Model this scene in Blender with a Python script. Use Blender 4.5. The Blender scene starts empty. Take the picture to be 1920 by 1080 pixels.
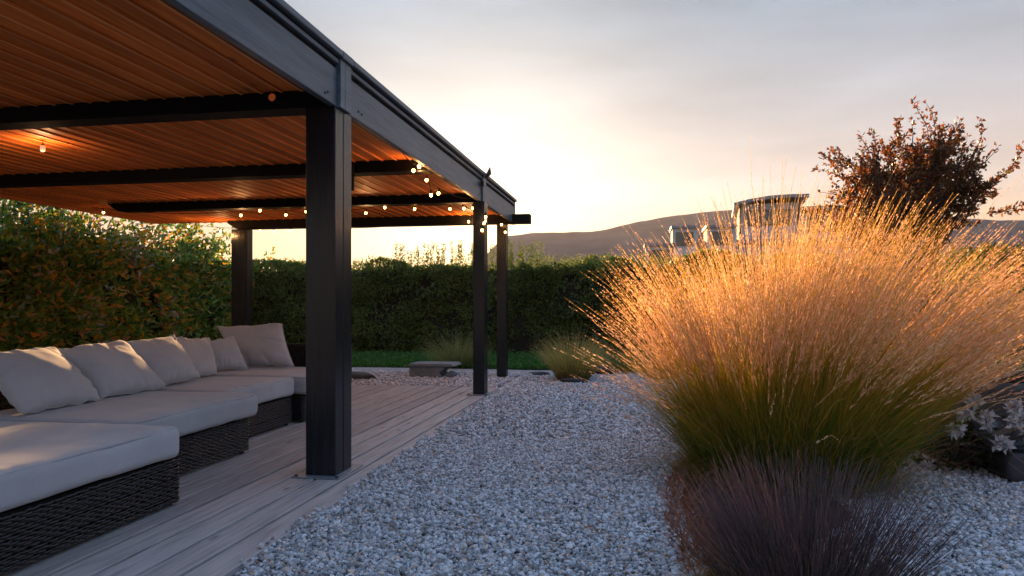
import bpy, bmesh, math, random
import numpy as np
from mathutils import Vector, Matrix, Euler
R = math.radians
rng = np.random.default_rng(7)
random.seed(7)
S = bpy.context.scene
C = S.collection

# ------------------------------------------------------------------ camera
cam_d = bpy.data.cameras.new('camera'); cam = bpy.data.objects.new('camera', cam_d); C.objects.link(cam)
cam.location = (0, 0, 1.15)
cam.rotation_euler = (R(90), 0, math.atan(240/1350))
cam_d.sensor_width = 36; cam_d.lens = 36*1350/1920
cam_d.shift_y = 32/1920
cam_d.clip_start = .05; cam_d.clip_end = 9000
S.camera = cam

# ------------------------------------------------------------------ sky and sun
SUN_AZ = R(-12.6)          # measured from +Y towards +X
SUN_EL = R(7.5)
SD = Vector((math.sin(SUN_AZ)*math.cos(SUN_EL), math.cos(SUN_AZ)*math.cos(SUN_EL), math.sin(SUN_EL)))
W = bpy.data.worlds.new('World'); S.world = W; W.use_nodes = True
def world():
    nt = W.node_tree; N = nt.nodes; L = nt.links; N.clear()
    out = N.new('ShaderNodeOutputWorld'); bg = N.new('ShaderNodeBackground')
    sky = N.new('ShaderNodeTexSky'); sky.sky_type = 'NISHITA'; sky.sun_disc = False
    sky.sun_elevation = SUN_EL; sky.sun_rotation = SUN_AZ
    sky.air_density = 1.0; sky.dust_density = 2.2; sky.ozone_density = 1.5
    geo = N.new('ShaderNodeTexCoord')
    sep = N.new('ShaderNodeSeparateXYZ'); L.new(geo.outputs['Generated'], sep.inputs[0])
    # a thin, high evening cloud veil over the clear sky: colour by height above the horizon
    rp = N.new('ShaderNodeValToRGB'); L.new(sep.outputs[2], rp.inputs[0])
    e = rp.color_ramp.elements
    e[0].position = 0.0; e[0].color = (4.2, 2.2, .75, 1)
    e[1].position = 1.0; e[1].color = (2.5, 3.3, 4.4, 1)
    for p, c in ((.085, (4.9, 3.4, 2.2, 1)), (.15, (3.65, 3.1, 2.85, 1)), (.25, (2.55, 2.6, 2.8, 1)), (.38, (1.6, 2.1, 2.65, 1)), (.55, (2.4, 3.1, 4.1, 1))):
        k = e.new(p); k.color = c
    # away from the sun the veil is dimmer and bluer
    dot = N.new('ShaderNodeVectorMath'); dot.operation = 'DOT_PRODUCT'
    L.new(geo.outputs['Generated'], dot.inputs[0]); dot.inputs[1].default_value = SD
    mr = N.new('ShaderNodeMapRange'); L.new(dot.outputs['Value'], mr.inputs[0])
    mr.inputs[1].default_value = -1; mr.inputs[2].default_value = 1
    tint = N.new('ShaderNodeValToRGB'); L.new(mr.outputs[0], tint.inputs[0])
    t = tint.color_ramp.elements
    t[0].position = 0; t[0].color = (.74, .94, 1.24, 1); t[1].position = 1; t[1].color = (1, 1, 1, 1)
    k = t.new(.45); k.color = (.80, .94, 1.16, 1)
    k = t.new(.86); k.color = (.88, .88, .90, 1)
    mul = N.new('ShaderNodeMix'); mul.data_type = 'RGBA'; mul.blend_type = 'MULTIPLY'; mul.inputs[0].default_value = 1
    L.new(rp.outputs[0], mul.inputs[6]); L.new(tint.outputs[0], mul.inputs[7])
    # soft streaky cloud structure
    mp = N.new('ShaderNodeMapping'); mp.inputs['Scale'].default_value = (1.0, 1.0, 4.2); L.new(geo.outputs['Generated'], mp.inputs[0])
    nz = N.new('ShaderNodeTexNoise'); nz.inputs['Scale'].default_value = 2.6; nz.inputs['Detail'].default_value = 5; nz.inputs['Roughness'].default_value = .52
    L.new(mp.outputs[0], nz.inputs['Vector'])
    cr = N.new('ShaderNodeMapRange'); L.new(nz.outputs['Fac'], cr.inputs[0])
    cr.inputs[1].default_value = .3; cr.inputs[2].default_value = .72; cr.inputs[3].default_value = .78; cr.inputs[4].default_value = 1.2
    mul2 = N.new('ShaderNodeMix'); mul2.data_type = 'RGBA'; mul2.blend_type = 'MULTIPLY'; mul2.inputs[0].default_value = 1
    cc = N.new('ShaderNodeCombineColor'); [L.new(cr.outputs[0], cc.inputs[i]) for i in range(3)]
    L.new(mul.outputs[2], mul2.inputs[6]); L.new(cc.outputs[0], mul2.inputs[7])
    # bright aureole of the veiled sun
    def lobe(pw, col):
        m = N.new('ShaderNodeMath'); m.operation = 'MAXIMUM'; L.new(dot.outputs['Value'], m.inputs[0]); m.inputs[1].default_value = 0
        p = N.new('ShaderNodeMath'); p.operation = 'POWER'; L.new(m.outputs[0], p.inputs[0]); p.inputs[1].default_value = pw
        v = N.new('ShaderNodeVectorMath'); v.operation = 'SCALE'; v.inputs[0].default_value = col; L.new(p.outputs[0], v.inputs[3])
        return v.outputs[0]
    a1 = N.new('ShaderNodeVectorMath'); a1.operation = 'ADD'
    L.new(lobe(34, (1.75, 1.66, 1.56)), a1.inputs[0]); L.new(lobe(900, (16.0, 9.0, 2.8)), a1.inputs[1])
    veil = N.new('ShaderNodeVectorMath'); veil.operation = 'ADD'
    L.new(mul2.outputs[2], veil.inputs[0]); L.new(a1.outputs[0], veil.inputs[1])
    mix = N.new('ShaderNodeMix'); mix.data_type = 'RGBA'; mix.inputs[0].default_value = .93
    L.new(sky.outputs[0], mix.inputs[6]); L.new(veil.outputs[0], mix.inputs[7])
    L.new(mix.outputs[2], bg.inputs[0]); bg.inputs[1].default_value = .058
    L.new(bg.outputs[0], out.inputs[0])
world()
sun_d = bpy.data.lights.new('sun', 'SUN'); sun = bpy.data.objects.new('sun', sun_d); C.objects.link(sun)
sun_d.energy = 5.0; sun_d.angle = R(.6); sun_d.color = (1.0, .56, .24)
sun.rotation_euler = SD.to_track_quat('Z', 'Y').to_euler(); sun.location = (0, 0, 30)
S.view_settings.view_transform = 'Standard'; S.view_settings.look = 'None'
S.view_settings.gamma = 1; S.view_settings.use_curve_mapping = False
S.view_settings.exposure = 1.92
S.render.engine = 'CYCLES'
S.cycles.max_bounces = 8; S.cycles.transparent_max_bounces = 8
S.cycles.use_denoising = True
S.cycles.sample_clamp_indirect = 6

# ------------------------------------------------------------------ helpers
def mesh_np(name, v, f, smooth=False, attrs=None):
    """v: (n,3) array; f: (m,k) array with k = 3 or 4"""
    v = np.asarray(v, np.float32); f = np.asarray(f, np.int32)
    me = bpy.data.meshes.new(name)
    me.vertices.add(len(v)); me.vertices.foreach_set('co', v.ravel())
    k = f.shape[1]
    me.loops.add(f.size); me.loops.foreach_set('vertex_index', f.ravel())
    me.polygons.add(len(f)); me.polygons.foreach_set('loop_start', np.arange(0, f.size, k, dtype=np.int32))
    me.polygons.foreach_set('loop_total', np.full(len(f), k, np.int32))
    me.polygons.foreach_set('use_smooth', np.full(len(f), smooth, bool))
    for an, arr in (attrs or {}).items():
        arr = np.asarray(arr, np.float32)
        if arr.ndim == 1:
            a = me.attributes.new(an, 'FLOAT', 'POINT'); a.data.foreach_set('value', arr)
        else:
            a = me.attributes.new(an, 'FLOAT_VECTOR', 'POINT'); a.data.foreach_set('vector', arr.ravel())
    me.update(calc_edges=True)
    return me
def link(name, me, mat=None, parent=None):
    o = bpy.data.objects.new(name, me); C.objects.link(o)
    if mat is not None and not me.materials: me.materials.append(mat)
    if parent is not None: o.parent = parent
    return o
def tag(o, label=None, cat=None, group=None, kind=None):
    if label: o['label'] = label
    if cat: o['category'] = cat
    if group: o['group'] = group
    if kind: o['kind'] = kind
    return o
def empty(name, loc=(0, 0, 0), rz=0):
    o = bpy.data.objects.new(name, None); C.objects.link(o); o.location = loc; o.rotation_euler = (0, 0, rz); o.empty_display_size = .1
    return o
class MB:
    """collects boxes, prisms and tubes for one mesh"""
    def __init__(s): s.bm = bmesh.new()
    def box(s, x0, x1, y0, y1, z0, z1):
        vs = [s.bm.verts.new(p) for p in ((x0,y0,z0),(x1,y0,z0),(x1,y1,z0),(x0,y1,z0),(x0,y0,z1),(x1,y0,z1),(x1,y1,z1),(x0,y1,z1))]
        for q in ((0,3,2,1),(4,5,6,7),(0,1,5,4),(1,2,6,5),(2,3,7,6),(3,0,4,7)): s.bm.faces.new([vs[i] for i in q])
        return s
    def prism(s, pts, a, b, axis='y'):
        """extrude a profile; axis y: pts are (x,z); axis z: pts are (x,y); axis x: pts are (y,z)"""
        mk = {'y': lambda p, t: (p[0], t, p[1]), 'z': lambda p, t: (p[0], p[1], t), 'x': lambda p, t: (t, p[0], p[1])}[axis]
        A = [s.bm.verts.new(mk(p, a)) for p in pts]; B = [s.bm.verts.new(mk(p, b)) for p in pts]
        s.bm.faces.new(A); s.bm.faces.new(B[::-1]); n = len(pts)
        for i in range(n): s.bm.faces.new((A[i], B[i], B[(i+1) % n], A[(i+1) % n]))
        return s
    def tube(s, pts, rad, n=8, cap=True):
        pts = [Vector(p) for p in pts]
        if not hasattr(rad, '__len__'): rad = [rad]*len(pts)
        rings = []; up = Vector((0, 0, 1))
        for i, p in enumerate(pts):
            d = (pts[min(i+1, len(pts)-1)] - pts[max(i-1, 0)]).normalized()
            a = d.cross(up); a = a if a.length > 1e-3 else d.cross(Vector((1, 0, 0)))
            a.normalize(); b = d.cross(a)
            rings.append([s.bm.verts.new(p + (a*math.cos(2*math.pi*k/n) + b*math.sin(2*math.pi*k/n))*rad[i]) for k in range(n)])
        for i in range(len(rings)-1):
            for k in range(n): s.bm.faces.new((rings[i][k], rings[i][(k+1) % n], rings[i+1][(k+1) % n], rings[i+1][k]))
        if cap: s.bm.faces.new(rings[0][::-1]); s.bm.faces.new(rings[-1])
        return s
    def ball(s, c, r, sub=2, sc=(1, 1, 1)):
        bmesh.ops.create_icosphere(s.bm, subdivisions=sub, radius=r, matrix=Matrix.Translation(c) @ Matrix.Diagonal((*sc, 1)))
        return s
    def bevel(s, w, seg=1):
        bmesh.ops.recalc_face_normals(s.bm, faces=s.bm.faces)
        bmesh.ops.bevel(s.bm, geom=[e for e in s.bm.edges if len(e.link_faces) == 2 and e.calc_face_angle(0) > .5], offset=w, segments=seg, affect='EDGES', profile=.6)
        return s
    def mesh(s, name, smooth=False):
        bmesh.ops.recalc_face_normals(s.bm, faces=s.bm.faces)
        me = bpy.data.meshes.new(name); s.bm.to_mesh(me); s.bm.free()
        if smooth: me.polygons.foreach_set('use_smooth', [True]*len(me.polygons))
        return me
    def build(s, name, mat, parent=None, smooth=False):
        return link(name, s.mesh(name, smooth), mat, parent)
def snoise(p, seed=0, oct=3):
    """cheap smooth value noise from sums of sines, p: (n,3)"""
    g = np.random.default_rng(seed); o = np.zeros(len(p)); amp = 1; fr = 1
    for _ in range(oct):
        for _ in range(4):
            k = g.normal(size=3)*fr; o += amp*np.sin(p @ k + g.uniform(0, 6.28))
        amp *= .5; fr *= 2.1
    return o/4

# ------------------------------------------------------------------ materials
def M(name, cols, rough=.6, spec=.5, nscale=6, stretch=(1, 1, 1), detail=6, bump=0, bscale=None, bstretch=None, rnd=0, metal=0, coord='Object', extra=None, sheen=0, contrast=(.3, .7)):
    m = bpy.data.materials.new(name); m.use_nodes = True
    nt = m.node_tree; N = nt.nodes; L = nt.links; b = N['Principled BSDF']
    tc = N.new('ShaderNodeTexCoord'); oi = N.new('ShaderNodeObjectInfo')
    off = N.new('ShaderNodeVectorMath'); off.operation = 'MULTIPLY_ADD'
    cmb = N.new('ShaderNodeCombineXYZ'); [L.new(oi.outputs['Random'], cmb.inputs[i]) for i in range(3)]
    L.new(cmb.outputs[0], off.inputs[0]); off.inputs[1].default_value = (17, 31, 23); L.new(tc.outputs[coord], off.inputs[2])
    mp = N.new('ShaderNodeMapping'); mp.inputs['Scale'].default_value = stretch; L.new(off.outputs[0], mp.inputs[0])
    nz = N.new('ShaderNodeTexNoise'); nz.inputs['Scale'].default_value = nscale; nz.inputs['Detail'].default_value = detail; nz.inputs['Roughness'].default_value = .6
    L.new(mp.outputs[0], nz.inputs['Vector'])
    rp = N.new('ShaderNodeValToRGB'); L.new(nz.outputs['Fac'], rp.inputs[0]); e = rp.color_ramp.elements
    n = len(cols); lo, hi = contrast
    e[0].position = lo; e[0].color = (*cols[0], 1); e[1].position = hi; e[1].color = (*cols[-1], 1)
    for i in range(1, n-1): k = e.new(lo + (hi-lo)*i/(n-1)); k.color = (*cols[i], 1)
    col = rp.outputs[0]
    if rnd:
        hv = N.new('ShaderNodeHueSaturation'); L.new(col, hv.inputs['Color'])
        mr = N.new('ShaderNodeMapRange'); L.new(oi.outputs['Random'], mr.inputs[0]); mr.inputs[3].default_value = 1-rnd; mr.inputs[4].default_value = 1+rnd
        L.new(mr.outputs[0], hv.inputs['Value']); col = hv.outputs[0]
    if extra: col = extra(nt, col, off.outputs[0])
    L.new(col, b.inputs['Base Color'])
    b.inputs['Roughness'].default_value = rough; b.inputs['Specular IOR Level'].default_value = spec; b.inputs['Metallic'].default_value = metal
    if sheen: b.inputs['Sheen Weight'].default_value = sheen; b.inputs['Sheen Roughness'].default_value = .6
    if bump:
        mp2 = N.new('ShaderNodeMapping'); mp2.inputs['Scale'].default_value = bstretch or stretch; L.new(off.outputs[0], mp2.inputs[0])
        n2 = N.new('ShaderNodeTexNoise'); n2.inputs['Scale'].default_value = bscale or nscale*4; n2.inputs['Detail'].default_value = 5; L.new(mp2.outputs[0], n2.inputs['Vector'])
        bp = N.new('ShaderNodeBump'); bp.inputs['Strength'].default_value = bump; bp.inputs['Distance'].default_value = .01
        L.new(n2.outputs['Fac'], bp.inputs['Height']); L.new(bp.outputs[0], b.inputs['Normal'])
    return m
def emit(name, col, strength):
    m = bpy.data.materials.new(name); m.use_nodes = True; b = m.node_tree.nodes['Principled BSDF']
    b.inputs['Base Color'].default_value = (.30, .16, .08, 1); b.inputs['Emission Color'].default_value = (*col, 1); b.inputs['Emission Strength'].default_value = strength
    return m
def plantmat(name, stops, attr='tint', trans=.35, rough=.5, spec=.3, tcol=None):
    """leaf shader: colour from a per-leaf attribute, light passes through the blade"""
    m = bpy.data.materials.new(name); m.use_nodes = True
    nt = m.node_tree; N = nt.nodes; L = nt.links; b = N['Principled BSDF']; out = N['Material Output']
    at = N.new('ShaderNodeAttribute'); at.attribute_name = attr
    rp = N.new('ShaderNodeValToRGB'); L.new(at.outputs['Fac'], rp.inputs[0]); e = rp.color_ramp.elements
    e[0].position = stops[0][0]; e[0].color = (*stops[0][1], 1); e[1].position = stops[-1][0]; e[1].color = (*stops[-1][1], 1)
    for p, c in stops[1:-1]: k = e.new(p); k.color = (*c, 1)
    L.new(rp.outputs[0], b.inputs['Base Color']); b.inputs['Roughness'].default_value = rough; b.inputs['Specular IOR Level'].default_value = spec
    tr = N.new('ShaderNodeBsdfTranslucent')
    hs = N.new('ShaderNodeHueSaturation'); hs.inputs['Saturation'].default_value = 1.1; hs.inputs['Value'].default_value = 1.5 if tcol is None else tcol
    L.new(rp.outputs[0], hs.inputs['Color']); L.new(hs.outputs[0], tr.inputs[0])
    mx = N.new('ShaderNodeMixShader'); mx.inputs[0].default_value = trans
    L.new(b.outputs[0], mx.inputs[1]); L.new(tr.outputs[0], mx.inputs[2]); L.new(mx.outputs[0], out.inputs[0])
    return m
def knots(nt, col, vec):
    """sparse dark knots in boards"""
    N = nt.nodes; L = nt.links
    mp = N.new('ShaderNodeMapping'); mp.inputs['Scale'].default_value = (5.5, 1.6, 1); L.new(vec, mp.inputs[0])
    vo = N.new('ShaderNodeTexVoronoi'); vo.inputs['Scale'].default_value = 1.0; L.new(mp.outputs[0], vo.inputs['Vector'])
    mr = N.new('ShaderNodeMapRange'); L.new(vo.outputs['Distance'], mr.inputs[0]); mr.inputs[1].default_value = .03; mr.inputs[2].default_value = .11; mr.inputs[3].default_value = .35; mr.inputs[4].default_value = 1
    mx = N.new('ShaderNodeMix'); mx.data_type = 'RGBA'; mx.blend_type = 'MULTIPLY'; mx.inputs[0].default_value = 1
    cc = N.new('ShaderNodeCombineColor'); [L.new(mr.outputs[0], cc.inputs[i]) for i in range(3)]
    L.new(col, mx.inputs[6]); L.new(cc.outputs[0], mx.inputs[7]); return mx.outputs[2]

def warm_chip(nt, col, vec):
    # about one stone in eight is a warm tan chip
    N = nt.nodes; L = nt.links; oi = N.new('ShaderNodeObjectInfo')
    w = N.new('ShaderNodeMath'); w.operation = 'MULTIPLY'; L.new(oi.outputs['Random'], w.inputs[0]); w.inputs[1].default_value = 7.31
    fr = N.new('ShaderNodeMath'); fr.operation = 'FRACT'; L.new(w.outputs[0], fr.inputs[0])
    gt = N.new('ShaderNodeMath'); gt.operation = 'GREATER_THAN'; L.new(fr.outputs[0], gt.inputs[0]); gt.inputs[1].default_value = .87
    mx = N.new('ShaderNodeMix'); mx.data_type = 'RGBA'; mx.blend_type = 'MULTIPLY'; L.new(gt.outputs[0], mx.inputs[0])
    L.new(col, mx.inputs[6]); mx.inputs[7].default_value = (1.0, .76, .60, 1); return mx.outputs[2]
m_deck = M('weathered_deck', [(.25, .235, .232), (.38, .358, .355), (.47, .445, .44)], rough=.62, spec=.35, nscale=3.2, stretch=(14, .8, 6), bump=.5, bscale=5, bstretch=(30, 1.1, 10), rnd=.16, extra=knots)
m_ceil = M('orange_cedar', [(.52, .115, .013), (.69, .175, .025), (.82, .265, .045)], rough=.62, spec=.25, nscale=2.5, stretch=(16, .7, 6), bump=.25, bscale=5, bstretch=(30, 1.2, 10), rnd=.26, extra=knots)
m_bead = M('cedar_bead_highlight', [(.66, .24, .07), (.86, .40, .15)], rough=.5, spec=.3, nscale=2.5, stretch=(16, .7, 6), rnd=.2)  # paler cedar: the highlight along each bead is put into the colour
m_beam = M('slate_stained_timber', [(.036, .056, .080), (.066, .096, .128), (.094, .128, .165)], rough=.42, spec=.5, nscale=2.2, stretch=(9, .7, 9), bump=.35, bscale=4, bstretch=(22, 1.0, 22), rnd=.10)
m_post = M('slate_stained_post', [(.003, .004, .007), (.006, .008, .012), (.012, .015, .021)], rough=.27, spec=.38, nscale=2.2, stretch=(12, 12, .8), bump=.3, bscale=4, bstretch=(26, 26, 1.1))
m_crossb = M('black_stained_timber', [(.004, .004, .005), (.009, .008, .009)], rough=.7, spec=.12, nscale=3, stretch=(.8, 9, 9), bump=.25, bscale=4, bstretch=(1, 22, 22))
m_metal = M('dark_metal', [(.03, .03, .032), (.06, .06, .065)], rough=.4, metal=.8)
m_zinc = M('grey_zinc_plate', [(.16, .19, .22), (.26, .29, .32)], rough=.45, metal=.35, nscale=9)
m_fabric = M('grey_outdoor_canvas', [(.33, .345, .368), (.41, .426, .45)], rough=.9, spec=.15, nscale=2.6, detail=9, bump=.28, bscale=260, sheen=.25)
m_pillow = M('pale_linen', [(.36, .375, .398), (.45, .465, .488)], rough=.92, spec=.12, nscale=3, detail=9, bump=.25, bscale=240, sheen=.35)
m_wicker = M('black_synthetic_wicker', [(.006, .006, .008), (.018, .018, .021)], rough=.38, spec=.4, nscale=30, bump=.1)
m_stone = M('gravel_chip', [(.28, .295, .325), (.47, .485, .51), (.70, .705, .71)], rough=.75, spec=.3, nscale=40, bump=.4, bscale=120, rnd=.55, extra=warm_chip)
m_gbed = M('gravel_bed', [(.06, .06, .065), (.13, .13, .14), (.22, .22, .23)], rough=.85, nscale=55, detail=3, bump=1, bscale=50)
m_soil = M('dark_soil', [(.016, .011, .008), (.045, .032, .024)], rough=.95, nscale=14, bump=1, bscale=40)
m_land = M('dry_ground', [(.06, .06, .035), (.12, .10, .06)], rough=.95, nscale=.08, bump=.4)
m_slab = M('grey_slate_stone', [(.10, .115, .13), (.20, .215, .23)], rough=.6, nscale=7, bump=.4, bscale=30)
m_rock = M('dark_rock', [(.014, .014, .016), (.05, .05, .055)], rough=.7, nscale=6, bump=.7, bscale=14)
m_sand = M('pale_packed_grit', [(.27, .24, .235), (.40, .36, .35)], rough=.9, nscale=9, bump=.7, bscale=60)
m_core = M('dark_gap_backing', [(.008, .007, .004), (.022, .016, .009)], rough=1, nscale=12)  # near-black backing; shade in the hedge's leaf gaps is put into its colour
m_bark = M('brown_bark', [(.03, .02, .014), (.09, .06, .04)], rough=.9, nscale=20, bump=.7)
m_render = M('pale_wall_render', [(.54, .49, .45), (.64, .59, .55)], rough=.85, nscale=3, bump=.1)
m_roofs = M('grey_roof_slab', [(.20, .19, .19), (.30, .29, .28)], rough=.6, nscale=4)
m_brown = M('brown_timber_cladding', [(.10, .045, .02), (.20, .09, .04)], rough=.6, nscale=3, stretch=(8, 8, .6))
m_glass = M('dark_window_glass', [(.02, .025, .03), (.03, .035, .04)], rough=.06, spec=.9)
m_hill = M('wooded_hillside', [(.030, .038, .042), (.055, .062, .068), (.085, .085, .088)], rough=1, spec=.05, nscale=.035, detail=9)
m_white = M('white_petals', [(.42, .41, .42), (.56, .55, .55)], rough=.7, nscale=30)
m_bulb = emit('glowing_bulb_glass', (1.0, .42, .09), 12)
m_pend = emit('frosted_lamp_glass', (1.0, .55, .32), .16)

# ------------------------------------------------------------------ ground
def grid(nx, ny, x0, x1, y0, y1, zf):
    xs = np.linspace(x0, x1, nx); ys = np.linspace(y0, y1, ny)
    X, Y = np.meshgrid(xs, ys, indexing='ij'); p = np.stack([X.ravel(), Y.ravel(), np.zeros(X.size)], 1); p[:, 2] = zf(p)
    i, j = np.meshgrid(np.arange(nx-1), np.arange(ny-1), indexing='ij'); a = (i*ny+j).ravel()
    return p, np.stack([a, a+ny, a+ny+1, a+1], 1)
v, f = grid(60, 60, -1250, 1250, -1250, 1250, lambda p: np.full(len(p), -.10))
tag(link('ground', mesh_np('ground', v, f), m_land), kind='structure')
v, f = grid(90, 110, -14, 9, .5, 12.0, lambda p: -.034 + .008*snoise(p*2.0, 3))
tag(link('gravel_bed', mesh_np('gravel_bed', v, f, True), m_gbed), kind='structure')
v, f = grid(90, 14, -14, 12, 12.0, 12.75, lambda p: -.012 + .014*snoise(p*2.4, 5))
tag(link('grit_path', mesh_np('grit_path', v, f, True), m_sand), kind='structure')
v, f = grid(60, 20, -14, 14, 12.75, 18, lambda p: -.02 + .01*snoise(p, 6))
tag(link('lawn_soil', mesh_np('lawn_soil', v, f, True), m_soil), kind='structure')
# planting bed under the grasses
def bed():
    n = 72; rings = 10; pts = [(0.86, 4.15, .05)]
    for r in range(1, rings+1):
        for k in range(n):
            a = 2*math.pi*k/n; q = r/rings
            wob = 1 + .07*math.sin(5*a+1) + .05*math.sin(9*a)
            pts.append((.70+.03*math.sin(a*2)+(.50*q*wob*math.cos(a)), 4.05+1.95*q*wob*math.sin(a), .05*(1-q*q)-.022 + .006*math.sin(17*a+r)))
    pts = [(min(x, .82 + max(0, y-3.7)*.7), y, z) for x, y, z in pts]
    fs = [(0, 1+k, 1+(k+1) % n) for k in range(n)]
    me = bpy.data.meshes.new('planting_bed')
    for r in range(rings-1):
        for k in range(n): fs.append((1+r*n+k, 1+(r+1)*n+k, 1+(r+1)*n+(k+1) % n, 1+r*n+(k+1) % n))
    me.from_pydata(pts, [], fs); me.update()
    return tag(link('planting_bed', me, m_soil), kind='structure')
bed()

# ------------------------------------------------------------------ gravel: stones instanced on points
def in_bed(x, y): return ((x-.68)**2 + (y-2.9)**2 < .10 + .09*rng.random(len(x))) | ((x < .78 + np.maximum(0, y-3.7)*.7) & (((x-.70)/.46)**2 + ((y-4.05)/1.8)**2 < 1))
def gravel():
    hid = bpy.data.collections.new('gravel_chips')
    for k in range(7):
        g = np.random.default_rng(k); bm = bmesh.new(); bmesh.ops.create_icosphere(bm, subdivisions=2, radius=.5)
        pl = g.normal(size=(9, 3)); pl /= np.linalg.norm(pl, axis=1)[:, None]; dd = g.uniform(.27, .43, 9)
        for vt in bm.verts:
            c = np.array(vt.co)
            for n_, d_ in zip(pl, dd):
                s_ = c @ n_
                if s_ > d_: c = c - n_*(s_-d_)*.93
            vt.co = c*np.array((1.15, .9, .72))
        bmesh.ops.dissolve_limit(bm, angle_limit=.12, verts=bm.verts, edges=bm.edges); bmesh.ops.triangulate(bm, faces=bm.faces)
        me = bpy.data.meshes.new('chip'); bm.to_mesh(me); bm.free(); me.materials.append(m_stone)
        hid.objects.link(bpy.data.objects.new('chip', me))
    P = []; SC = []
    def area(n, x0, x1, y0, y1, size, zj, cond):
        x = rng.uniform(x0, x1, n); y = rng.uniform(y0, y1, n); ok = cond(x, y); x, y = x[ok], y[ok]
        s = size*np.clip(np.exp(rng.normal(0, .34, len(x))), .4, 1.9)
        P.append(np.stack([x, y, -.024 + rng.uniform(0, zj, len(x))], 1)); SC.append(s)
    edge = lambda y: -1.725 - .022*(y-2.5) + .012*np.sin(y*5.1) + .012*np.sin(y*11.3+1) + .008*np.sin(y*23)
    ok = lambda x, y: (x > edge(y) + rng.normal(0, .018, len(x))) & ~(in_bed(x, y) & (rng.random(len(x)) > .04))
    area(150000, -2.1, 3.6, 2.0, 6.2, .0195, .020, ok)
    area(110000, -2.3, 6.5, 6.2, 12.1, .0235, .022, ok)
    area(22000, -9.5, -1.7, 9.84, 12.1, .032, .024, lambda x, y: ((x < edge(y)-.0) | (y > 11.9)) & ((x < -1.98) | (y > 11.9)) & (y > 9.86 + .05*np.sin(x*4) + .04*np.sin(x*9.3)))
    P_ = np.concatenate(P); SC_ = np.concatenate(SC)
    # stones lying over the deck edge rest on the board
    over = (P_[:, 0] < -1.755) & (P_[:, 1] < 11.8) & (P_[:, 0] > -1.98); P_[over, 2] = .004 + SC_[over]*.2
    me = bpy.data.meshes.new('gravel'); me.vertices.add(len(P_)); me.vertices.foreach_set('co', P_.astype(np.float32).ravel())
    a = me.attributes.new('scl', 'FLOAT', 'POINT'); a.data.foreach_set('value', SC_.astype(np.float32))
    a = me.attributes.new('rot', 'FLOAT_VECTOR', 'POINT'); rot = rng.uniform(0, 6.283, (len(P_), 3)); rot[:, :2] = rng.normal(0, .55, (len(P_), 2)); a.data.foreach_set('vector', rot.astype(np.float32).ravel())
    a = me.attributes.new('pick', 'INT', 'POINT'); a.data.foreach_set('value', rng.integers(0, 7, len(P_)).astype(np.int32))
    o = link('gravel', me); tag(o, 'pale grey crushed stone gravel', 'gravel', kind='stuff')
    ng = bpy.data.node_groups.new('gravel_nodes', 'GeometryNodeTree')
    ng.interface.new_socket('Geometry', in_out='INPUT', socket_type='NodeSocketGeometry'); ng.interface.new_socket('Geometry', in_out='OUTPUT', socket_type='NodeSocketGeometry')
    N = ng.nodes; L = ng.links; gi = N.new('NodeGroupInput'); go = N.new('NodeGroupOutput')
    ip = N.new('GeometryNodeInstanceOnPoints'); ci = N.new('GeometryNodeCollectionInfo'); ci.inputs[0].default_value = hid; ci.inputs[1].default_value = True; ci.inputs[2].default_value = True
    def na(nm, t): n = N.new('GeometryNodeInputNamedAttribute'); n.data_type = t; n.inputs[0].default_value = nm; return n.outputs[0]
    e2r = N.new('FunctionNodeEulerToRotation'); L.new(na('rot', 'FLOAT_VECTOR'), e2r.inputs[0])
    L.new(gi.outputs[0], ip.inputs['Points']); L.new(ci.outputs[0], ip.inputs['Instance']); ip.inputs['Pick Instance'].default_value = True
    L.new(na('pick', 'INT'), ip.inputs['Instance Index']); L.new(e2r.outputs[0], ip.inputs['Rotation']); L.new(na('scl', 'FLOAT'), ip.inputs['Scale'])
    L.new(ip.outputs[0], go.inputs[0])
    md = o.modifiers.new('gravel_nodes', 'NODES'); md.node_group = ng
gravel()

# ------------------------------------------------------------------ deck
def deck():
    root = MB().box(-9.1, -1.80, .3, 9.85, -.12, -.075).build('wooden_deck', m_core)
    tag(root, kind='structure')
    w, gap, L0 = .187, .024, 9.25
    x = -1.75; i = 0
    proto = MB().box(-w+gap, 0, 0, L0, -.03, 0).bevel(.003).mesh('plank')
    proto2 = MB().box(-w+gap, 0, 0, L0+2.1, -.03, 0).bevel(.003).mesh('plank')
    while x > -9.0:
        o = link('plank', proto2 if i == 0 else proto, m_deck, root)
        o.location = (x, .62 + (random.uniform(-.012, .012)), random.uniform(-.0015, .0015)); o.rotation_euler = (0, random.uniform(-.004, .004), 0)
        x -= w; i += 1
deck()

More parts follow.
